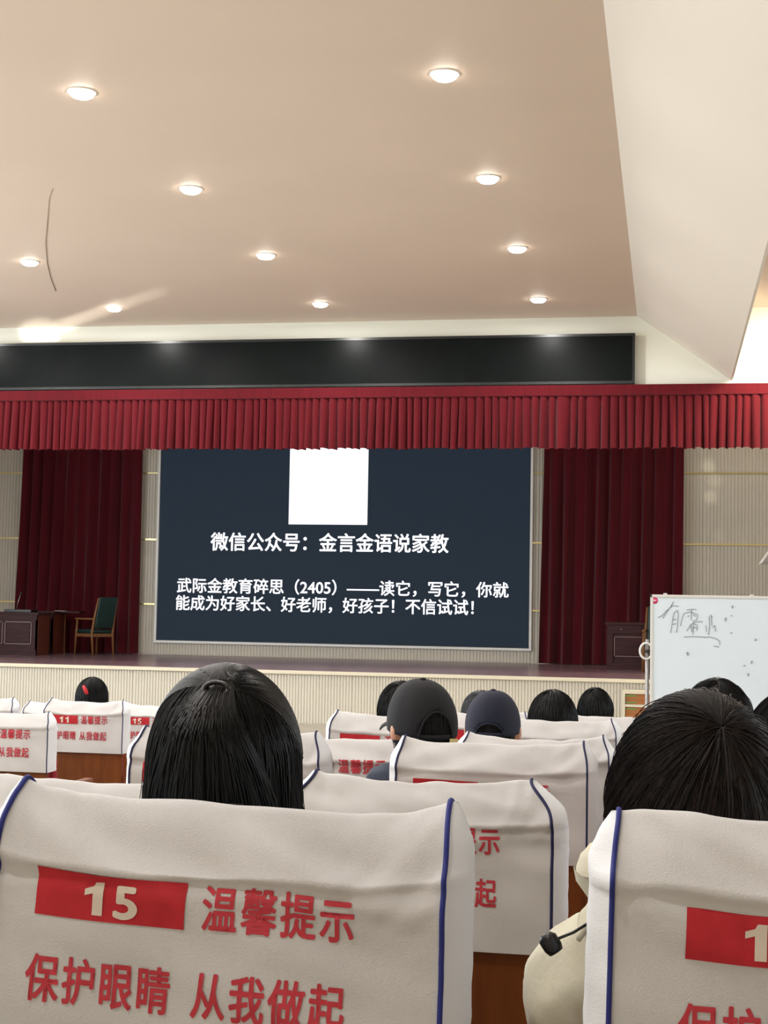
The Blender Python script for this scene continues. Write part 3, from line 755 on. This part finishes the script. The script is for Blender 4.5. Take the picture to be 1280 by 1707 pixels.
    bm = bmesh.new(); bm.from_mesh(fin); bm.verts.ensure_lookup_table(); seen = set(); isl = []
    for v0 in bm.verts:
        if v0.index in seen: continue
        st = [v0]; seen.add(v0.index); comp = []
        while st:
            a = st.pop(); comp.append(a)
            for e in a.link_edges:
                b = e.other_vert(a)
                if b.index not in seen: seen.add(b.index); st.append(b)
        isl.append(comp)
    isl.sort(key=len)
    for comp in isl[:-1]: bmesh.ops.delete(bm, geom=comp, context='VERTS')
    bm.to_mesh(fin); bm.free(); fin.shade_smooth()
    return fin, hands, sh, hz
def hairdo(t, c, rad, m, seed, style='short', n=1200, thick=.0011, whorl=(0, -.45, .9), drop=.12, K=9, wild=.02, turn=0., flare=0.):
    """style short: cap following the skull; bob/long: falls straight once past the widest point"""
    rnd = np.random.RandomState(seed); W = np.array(whorl, float); W /= np.linalg.norm(W)
    ux = np.cross(W, [0, 1, .1]); ux /= np.linalg.norm(ux); uy = np.cross(W, ux)
    rad = np.array(rad); c = np.array(c); ct_, st_ = math.cos(turn), math.sin(turn)
    rot = lambda p: np.array([p[0]*ct_-p[1]*st_, p[0]*st_+p[1]*ct_, p[2]])
    def pt(th, ph, lift):
        d = W*math.cos(th)+(ux*math.cos(ph)+uy*math.sin(ph))*math.sin(th)
        p = d*rad*(1+lift); return p, d
    def surf(th, ph, lift):
        p, d = pt(th, ph, lift)
        if style != 'short' and p[2] < 0:
            # horizontal position frozen at the widest ring, then straight fall
            hxy = d[:2]/(np.linalg.norm(d[:2])+1e-6); ring = hxy*rad[:2]*(1+lift)
            fall = -p[2]/rad[2]; z = -fall*drop
            ring = ring*(1+flare*fall); return np.array([ring[0], ring[1], z]), d
        return p, d
    def ok(d, p):        # face opening at the front
        if d[1] > .35 and p[2] < rad[2]*.45: return False
        if style == 'short' and d[2] < -.62: return False
        return True
    # under-shell
    sh_ = MB(); na, nb = 40, 26; G = {}
    for i in range(nb+1):
        for j in range(na):
            th = .001+(math.pi*.93)*i/nb; ph = 2*math.pi*j/na
            p, d = surf(th, ph, -.02+.02*noise.noise(Vector((j*.5, i*.25, seed)))); G[i, j] = (len(sh_.v), ok(d, p)); sh_.v.append(tuple(c+rot(p)))
    for i in range(nb):
        for j in range(na):
            q = [G[i, j], G[i, (j+1) % na], G[i+1, (j+1) % na], G[i+1, j]]
            if all(z[1] for z in q): sh_.f.append(tuple(z[0] for z in q))
    hair = sh_.build('hair', m, t, True)
    P = []; tries = 0
    while len(P) < n and tries < n*8:
        tries += 1
        ph = rnd.uniform(0, 2*math.pi); th0 = rnd.uniform(.0, 2.0)**1.0*rnd.uniform(.3, 1); ln = rnd.uniform(.5, 1.1)
        pts = []; good = True; lift = rnd.uniform(-.01, .035)+(rnd.rand() < .04)*rnd.uniform(0, wild*2.5); dph = rnd.uniform(-.12, .12)
        for k in range(K):
            f_ = k/(K-1); th = min(th0+ln*f_, math.pi*.92); p, d = surf(th, ph+dph*f_, lift+wild*f_*f_*rnd.uniform(0, 1) if k else lift-.02)
            if not ok(d, p):
                if k < 3: good = False
                break
            pts.append(c+rot(p))
        if not good or len(pts) < 3: continue
        while len(pts) < K: pts.append(pts[-1]+(pts[-1]-pts[-2])*.12)
        P.append(pts)
    if P: strands(P, thick, 'hair_strands', m, hair)
    return hair
def cap_mesh(t, c, rad, m, turn, arch=.62, pitch=0.):
    ct, s_ = math.cos(turn), math.sin(turn)
    R_ = lambda q: Vector((c[0]+q[0]*ct-q[1]*s_, c[1]+q[0]*s_+q[1]*ct, c[2]+q[2]+pitch*q[1]))
    na, nb = 48, 16; mb_ = MB(); idx = {}
    for i in range(nb+1):
        th = .02+1.72*i/nb
        for j in range(na):
            a = 2*math.pi*j/na; seam = 1-.012*max(0, 1-abs(((a/(math.pi/3)) % 1)-.0)*10)-.012*max(0, 1-abs(((a/(math.pi/3)) % 1)-1.0)*10)
            r = rad[0]*math.sin(th)**.85*seam; ry = rad[1]*math.sin(th)**.85*seam
            idx[i, j] = len(mb_.v); mb_.v.append(tuple(R_((r*math.sin(a), ry*math.cos(a), rad[2]*math.cos(th)*1.0))))
    for i in range(nb):
        for j in range(na):
            a = 2*math.pi*(j+.5)/na; da = (a-math.pi); th = .02+1.72*(i+.5)/nb
            if (da/.52)**2+((1.74-th)/arch)**2 < 1 and th < 1.66: continue      # arch opening at the back
            mb_.f.append((idx[i, j], idx[i, (j+1) % na], idx[i+1, (j+1) % na], idx[i+1, j]))
    cp = mb_.build('cap', m, t, True)
    so = cp.modifiers.new('s', 'SOLIDIFY'); so.thickness = .003
    MB().ellipsoid(R_((0, 0, rad[2])), (.009, .009, .005)).build('cap_button', m, cp, True)
    b = MB(); P = []
    for i in range(7):
        f_ = i/6; row_ = []
        for j in range(15):
            a = (j/14-.5)*2.0; rr = 1+.0*f_
            x = rad[0]*math.sin(a)*(1+.03*f_); y = rad[1]*math.cos(a)+.072*f_*math.cos(a*.8)
            row_.append(R_((x, y, rad[2]*math.cos(1.72)+.004-.012*f_*f_-.016*math.sin(a)**2*f_)))
        P.append(row_)
    br = b.grid(P).build('brim', m, cp, True); so = br.modifiers.new('s', 'SOLIDIFY'); so.thickness = .003
    # edge of the arch opening
    ar = []
    for k in range(17):
        q = math.pi*k/16; a = math.pi+.52*math.cos(q); th = 1.74-arch*math.sin(q)
        ar.append(R_((rad[0]*math.sin(th)**.85*math.sin(a)*1.01, rad[1]*math.sin(th)**.85*math.cos(a)*1.01, rad[2]*math.cos(th))))
    MB().tube(ar, .0028, 6).build('opening_seam', m, cp, True)
    return cp, R_
CLOTH = {}
def person(label, seatkey, row, px, pyt, col, hair_args=None, k=1., turn=0., puff=0., hy=.235, raise_=0.):
    t0, X, H = S_[seatkey]; Y = rowY(row); zf = rowZ(row)
    top = at(px, pyt, Y+hy-.02); Ht = top.z-zf-.012
    t = thing('person', label, 'person', (X, Y, zf))
    hx = top.x-X
    fin, hands, sh, hz = body_mesh(hx, hy, Ht, k, turn, puff, raise_)
    fin.materials.clear(); cm = mat('clothing', col, .85, var=.12, scale=12, bump=.3, bscale=60)
    fin.materials.append(cm); fin.materials.append(M['skin']); 
    for p in fin.polygons:
        c_ = p.center
        sk = (c_.z > sh+.075*k and (c_.x-hx)**2 < .02) or any((c_.x-h[0])**2+(c_.y-h[1])**2 < .0038 and c_.z > .61 and c_.y > .535 for h in hands)
        p.material_index = 1 if sk else 0
    o = link('body', fin, t)
    ct, s_ = math.cos(turn), math.sin(turn)
    R_ = lambda q: (hx+k*(q[0]*ct-q[1]*s_), hy+k*(q[0]*s_+q[1]*ct), hz+k*q[2])
    for s in (-1, 1):
        e = MB().ellipsoid(R_((s*.03, .083, .0)), (.012*k,)*3, 12, 8).build('eye', M['eye'], t, True)
        MB().ellipsoid(R_((s*.03, .0925, .0)), (.0055*k,)*3, 10, 6).build('iris', M['iris'], e, True)
    MB().ellipsoid(R_((0, .091, -.055)), (.022*k, .008*k, .007*k), 12, 8).build('lips', M['lips'], t, True)
    return t, (hx, hy, hz), cm
# 1 girl with half-up hair
t, hc, cm = person('person with long black hair tied half-up, seen from behind over seat 15', 'r1a', 1, 372, 1114, (60, 62, 70), k=.89, hy=.262)
def long_hair(t, hc):
    rnd = np.random.RandomState(3); c = np.array(hc)+np.array([0, -.005, .004]); rad = np.array([.087, .104, .114])
    hairdo(t, c, rad, H_BLACK, 31, 'long', 2600, .0011, (0, -.2, 1), drop=.26, K=10, wild=.006, flare=.09)
    T = np.array([.010, -.062, .088]); T = T/np.linalg.norm(T/rad)       # tie point on the surface
    Tn = T/rad
    P = []
    for _ in range(2600):       # swept back over the crown into the tie
        a = rnd.uniform(-1.75, 1.75); el = rnd.uniform(-.05, .75)
        d0 = np.array([math.sin(a)*math.cos(el), math.cos(a)*math.cos(el)*.9, math.sin(el)+.1]); d0 /= np.linalg.norm(d0)
        if abs(a) > 1.25 and el < .25: d0 = np.array([math.sin(a)*.98, rnd.uniform(.05, .4), rnd.uniform(.05, .5)]); d0 /= np.linalg.norm(d0)
        om = math.acos(max(-1, min(1, d0@Tn))); pts = []; lf = rnd.uniform(.012, .04)
        for q in range(12):
            f_ = q/11; d = (math.sin((1-f_)*om)*d0+math.sin(f_*om)*Tn)/math.sin(om)
            pts.append(c+d*rad*(1+lf*(1-.4*f_)+.012*math.sin(f_*math.pi)))
        P.append(pts)
    hs = strands(P, .0011, 'top_hair', H_BLACK, t)
    P = []
    for _ in range(2400):       # the gathered tail falling from the tie
        a = rnd.normal(0, .38); w_ = rnd.uniform(-1, 1); dep = rnd.uniform(0, 1); ln = rnd.uniform(.24, .36); pts = []
        for q in range(14):
            f_ = q/13; s = f_*ln
            x = T[0]+.012*w_+.078*w_*(1-math.exp(-s/.10))
            zz = T[2]-s+.012*math.exp(-s/.03)*(1-f_)
            # rear surface of head at that height
            zn = max(-1, min(1, zz/rad[2])); yb = -rad[1]*math.sqrt(max(0, 1-zn*zn)) if zz > 0 else -rad[1]
            xx = x/rad[0]; yb *= math.sqrt(max(.15, 1-min(.9, abs(xx))**2))
            y = yb-.006-.020*dep*min(1, s/.05)-.012*math.exp(-((s-.03)/.03)**2)
            pts.append(c+np.array([x+.002*math.sin(s*40+a*9), y, zz]))
        P.append(pts)
    tail = strands(P, .0011, 'ponytail', H_BLACK, t)
    # solid core below the tail strands
    G = []
    for q in range(15):
        s = q/14*.3; row_ = []
        for j in range(13):
            w_ = j/6-1; x = T[0]+.010*w_+.074*w_*(1-math.exp(-s/.10)); zz = T[2]-s
            zn = max(-1, min(1, zz/rad[2])); yb = -rad[1]*math.sqrt(max(0, 1-zn*zn)) if zz > 0 else -rad[1]
            yb *= math.sqrt(max(.15, 1-min(.9, abs(x/rad[0]))**2))
            row_.append(c+np.array([x, yb-.005-.012*(1-w_*w_)*min(1, s/.03), zz]))
        G.append(row_)
    MB().grid(G).build('tail_core', H_BLACK, tail, True)
    MB().tube([c+T+np.array([.014*math.cos(a), -.012+.006*math.sin(a)*.6, .002+.008*math.sin(a)]) for a in [2*math.pi*k/16 for k in range(17)]], .0026, 6).build('hair_tie', M['black'], tail, True)
    # loose wisps at both sides
    P = []
    for _ in range(60):
        s = -1 if rnd.rand() < .5 else 1; x0_ = s*(rad[0]+rnd.uniform(-.006, .003)); y0_ = rnd.uniform(-.05, .03); z0_ = rnd.uniform(-.06, .0); pts = []
        out_ = rnd.uniform(.005, .045) if s > 0 else rnd.uniform(.003, .03)
        for q in range(14):
            f_ = q/13; pts.append(c+np.array([x0_+s*out_*math.sin(f_*2.2)*f_*1.4, y0_, z0_-.15*f_]))
        P.append(pts)
    strands(P, .00055, 'loose_wisps', H_BLACK, t)
    hcp = [c+np.array([.045+.012*i, -.118, -.03+.0*i]) for i in (-1, 1)]
    MB().tube(hcp, .002, 6).build('hair_clip', M['black'], t, True)
long_hair(t, hc)
# 2 short brown hair, beige hooded jacket
t, hc, cm = person('person with short dark brown hair and beige jacket, seen from behind over seat 17', 'r1b', 1, 1165, 1151, (206, 200, 178), k=.97, puff=.036, raise_=.035)
hairdo(t, (hc[0], hc[1]-.005, hc[2]-.008), (.097, .110, .130), H_BROWN, 12, 'bob', 10000, .0009, (.22, -.62, .75), drop=.125, K=12, wild=.016, flare=-.12)
def jacket(t, hc, cm, k=.97):
    hx, hy, hz = hc; sh = hz-.197*k+.035
    # hood lying round the neck
    P = []
    for i in range(15):
        a = math.pi*(-.12+1.24*i/14); row_ = []           # around the back of the neck
        for j in range(15):
            b = 2*math.pi*j/14; r = .036+.008*noise.noise(Vector((i*.5, j*.5, 3))); R0 = .086
            row_.append((hx+(R0+r*math.cos(b))*math.cos(a)*1.08, hy-.01-(R0+r*math.cos(b))*math.sin(a)*.85, sh+.085+.045*math.sin(b)*(.8+.3*math.sin(a))))
        P.append(row_)
    h = MB().grid(P).build('hood', cm, t, True)
    # storm flap over the shoulder
    P = []
    for i in range(13):
        u = i/12; row_ = []
        for j in range(13):
            v = j/12; x = hx-.080-.045*u; y = .14+.07*v
            z = sh+.078-.040*u-.012*u*u+.018*math.sin(v*math.pi)+.006*noise.noise(Vector((u*5, v*5, 8)))
            row_.append((x, y, z))
        P.append(row_)
    fl = MB().grid(P).build('shoulder_flap', cm, t, True); fl.modifiers.new('s', 'SOLIDIFY').thickness = .005
    e = at(918, 1573, 1.45+.115); S0 = t.location; loc = Vector((e.x-S0.x, .115, e.z-S0.z))
    MB().tube([loc+Vector((.004, 0, .004)), loc+Vector((.022, .012, .010)), loc+Vector((.042, .02, .022))], .0016, 6).build('drawstring', M['black'], t, True)
    cl = MB().lathe([(.001, -.010), (.008, -.010), (.010, -.004), (.010, .006), (.006, .011), (.001, .012)], (0, 0, 0), 14)
    cl.xf(lambda q: Vector((q.x, q.y, q.z)) @ Matrix.Rotation(.6, 3, 'Y')+loc).build('cord_lock', M['black'], t, True)
jacket(t, hc, cm)
# 3 man in black cap
t, hc, cm = person('man in black baseball cap turned to the left, dark blue jacket', 'r3a', 3, 703, 1124, (52, 60, 76), k=.98, turn=math.radians(38), raise_=.085)
hairdo(t, (hc[0], hc[1], hc[2]-.002), (.079, .097, .107), H_SHORT, 5, 'short', 700, .0008, turn=math.radians(38), wild=.004)
cm2 = mat('black_cap_cloth', (15, 17, 23), .85, bump=.3, bscale=300)
cp, R_ = cap_mesh(t, (hc[0], hc[1], hc[2]+.002), (.088, .104, .112), cm2, math.radians(31), .62, .13)
p = R_((.045, -.098, -.024)); MB().box(p.x-.010, p.x+.010, p.y-.004, p.y+.004, p.z-.008, p.z+.008, .002).build('strap_buckle', M['gold'], cp)
# 4 head beyond black cap
t, hc, cm = person('person with smooth black hair half hidden behind the black-capped man', 'r5a', 5, 667, 1130, (50, 50, 56), k=1.0)
hairdo(t, hc, (.090, .104, .116), H_BLACK, 6, 'short', 900, .0012, wild=.004)
# 5 navy cap
t, hc, cm = person('man in navy baseball cap facing away, cropped grey-black hair under it', 'r4b', 4, 821, 1144, (60, 62, 70), k=1.0)
hairdo(t, (hc[0], hc[1], hc[2]-.002), (.080, .097, .107), H_SHORT, 5, 'short', 700, .0008, wild=.004)
cm3 = mat('navy_cap_cloth', (22, 27, 48), .85, bump=.3, bscale=300)
cap_mesh(t, (hc[0], hc[1], hc[2]+.002), (.089, .104, .114), cm3, 0., .36, .06)
# 5b grey hair behind
t, hc, cm = person('person with grey hair peeking out left of the navy cap', 'r6a', 6, 800, 1147, (90, 90, 92), k=.98)
hairdo(t, hc, (.088, .102, .114), H_GREY, 8, 'short', 700, .0012, wild=.01)
# 6 flared bob
t, hc, cm = person('woman with flared black bob seated right of the navy-capped man', 'r5b', 5, 921, 1146, (70, 40, 44), k=1.0)
hairdo(t, hc, (.094, .106, .118), H_BLACK, 9, 'bob', 2000, .0011, (0, -.1, 1), drop=.20, K=10, wild=.01, flare=.42)
# 7 small head
t, hc, cm = person('person with short black hair in front of the cream framed cabinet', 'r6b', 6, 992, 1144, (60, 60, 66), k=.9)
hairdo(t, hc, (.080, .095, .110), H_BLACK, 10, 'short', 1200, .0012, (.02, -.35, 1), wild=.012)
# 8 black hair over the whiteboard
t, hc, cm = person('person whose black hair rises behind the brown-haired head before the whiteboard', 'r3c', 3, 1196, 1123, (60, 60, 66), k=1.0)
hairdo(t, hc, (.088, .102, .116), H_BLACK, 13, 'short', 1500, .0011, (.0, -.3, 1), wild=.012)
# 9 right edge
t, hc, cm = person('person with black hair cut off by the right picture edge', 'r2c', 2, 1332, 1136, (60, 60, 66), k=1.0)
hairdo(t, hc, (.090, .102, .116), H_BLACK, 14, 'short', 1500, .0011, (.0, -.3, 1), wild=.02)
# 10 girl with red clip
t, hc, cm = person('girl with black hair and a red hair clip above seat 11', 'l7a', 7, 152, 1127, (60, 60, 66), k=.93)
hairdo(t, hc, (.088, .100, .114), H_BLACK, 15, 'bob', 1500, .0012, (.0, -.1, 1), drop=.16, K=9, wild=.008)
MB().tube([(hc[0]-.012, hc[1]-.100, hc[2]+.072), (hc[0]+.004, hc[1]-.110, hc[2]+.050), (hc[0]+.018, hc[1]-.114, hc[2]+.028)], [.006, .011, .008], 8).build('hair_clip', M['print'], t, True)

bpy.data.objects.remove(_fo)
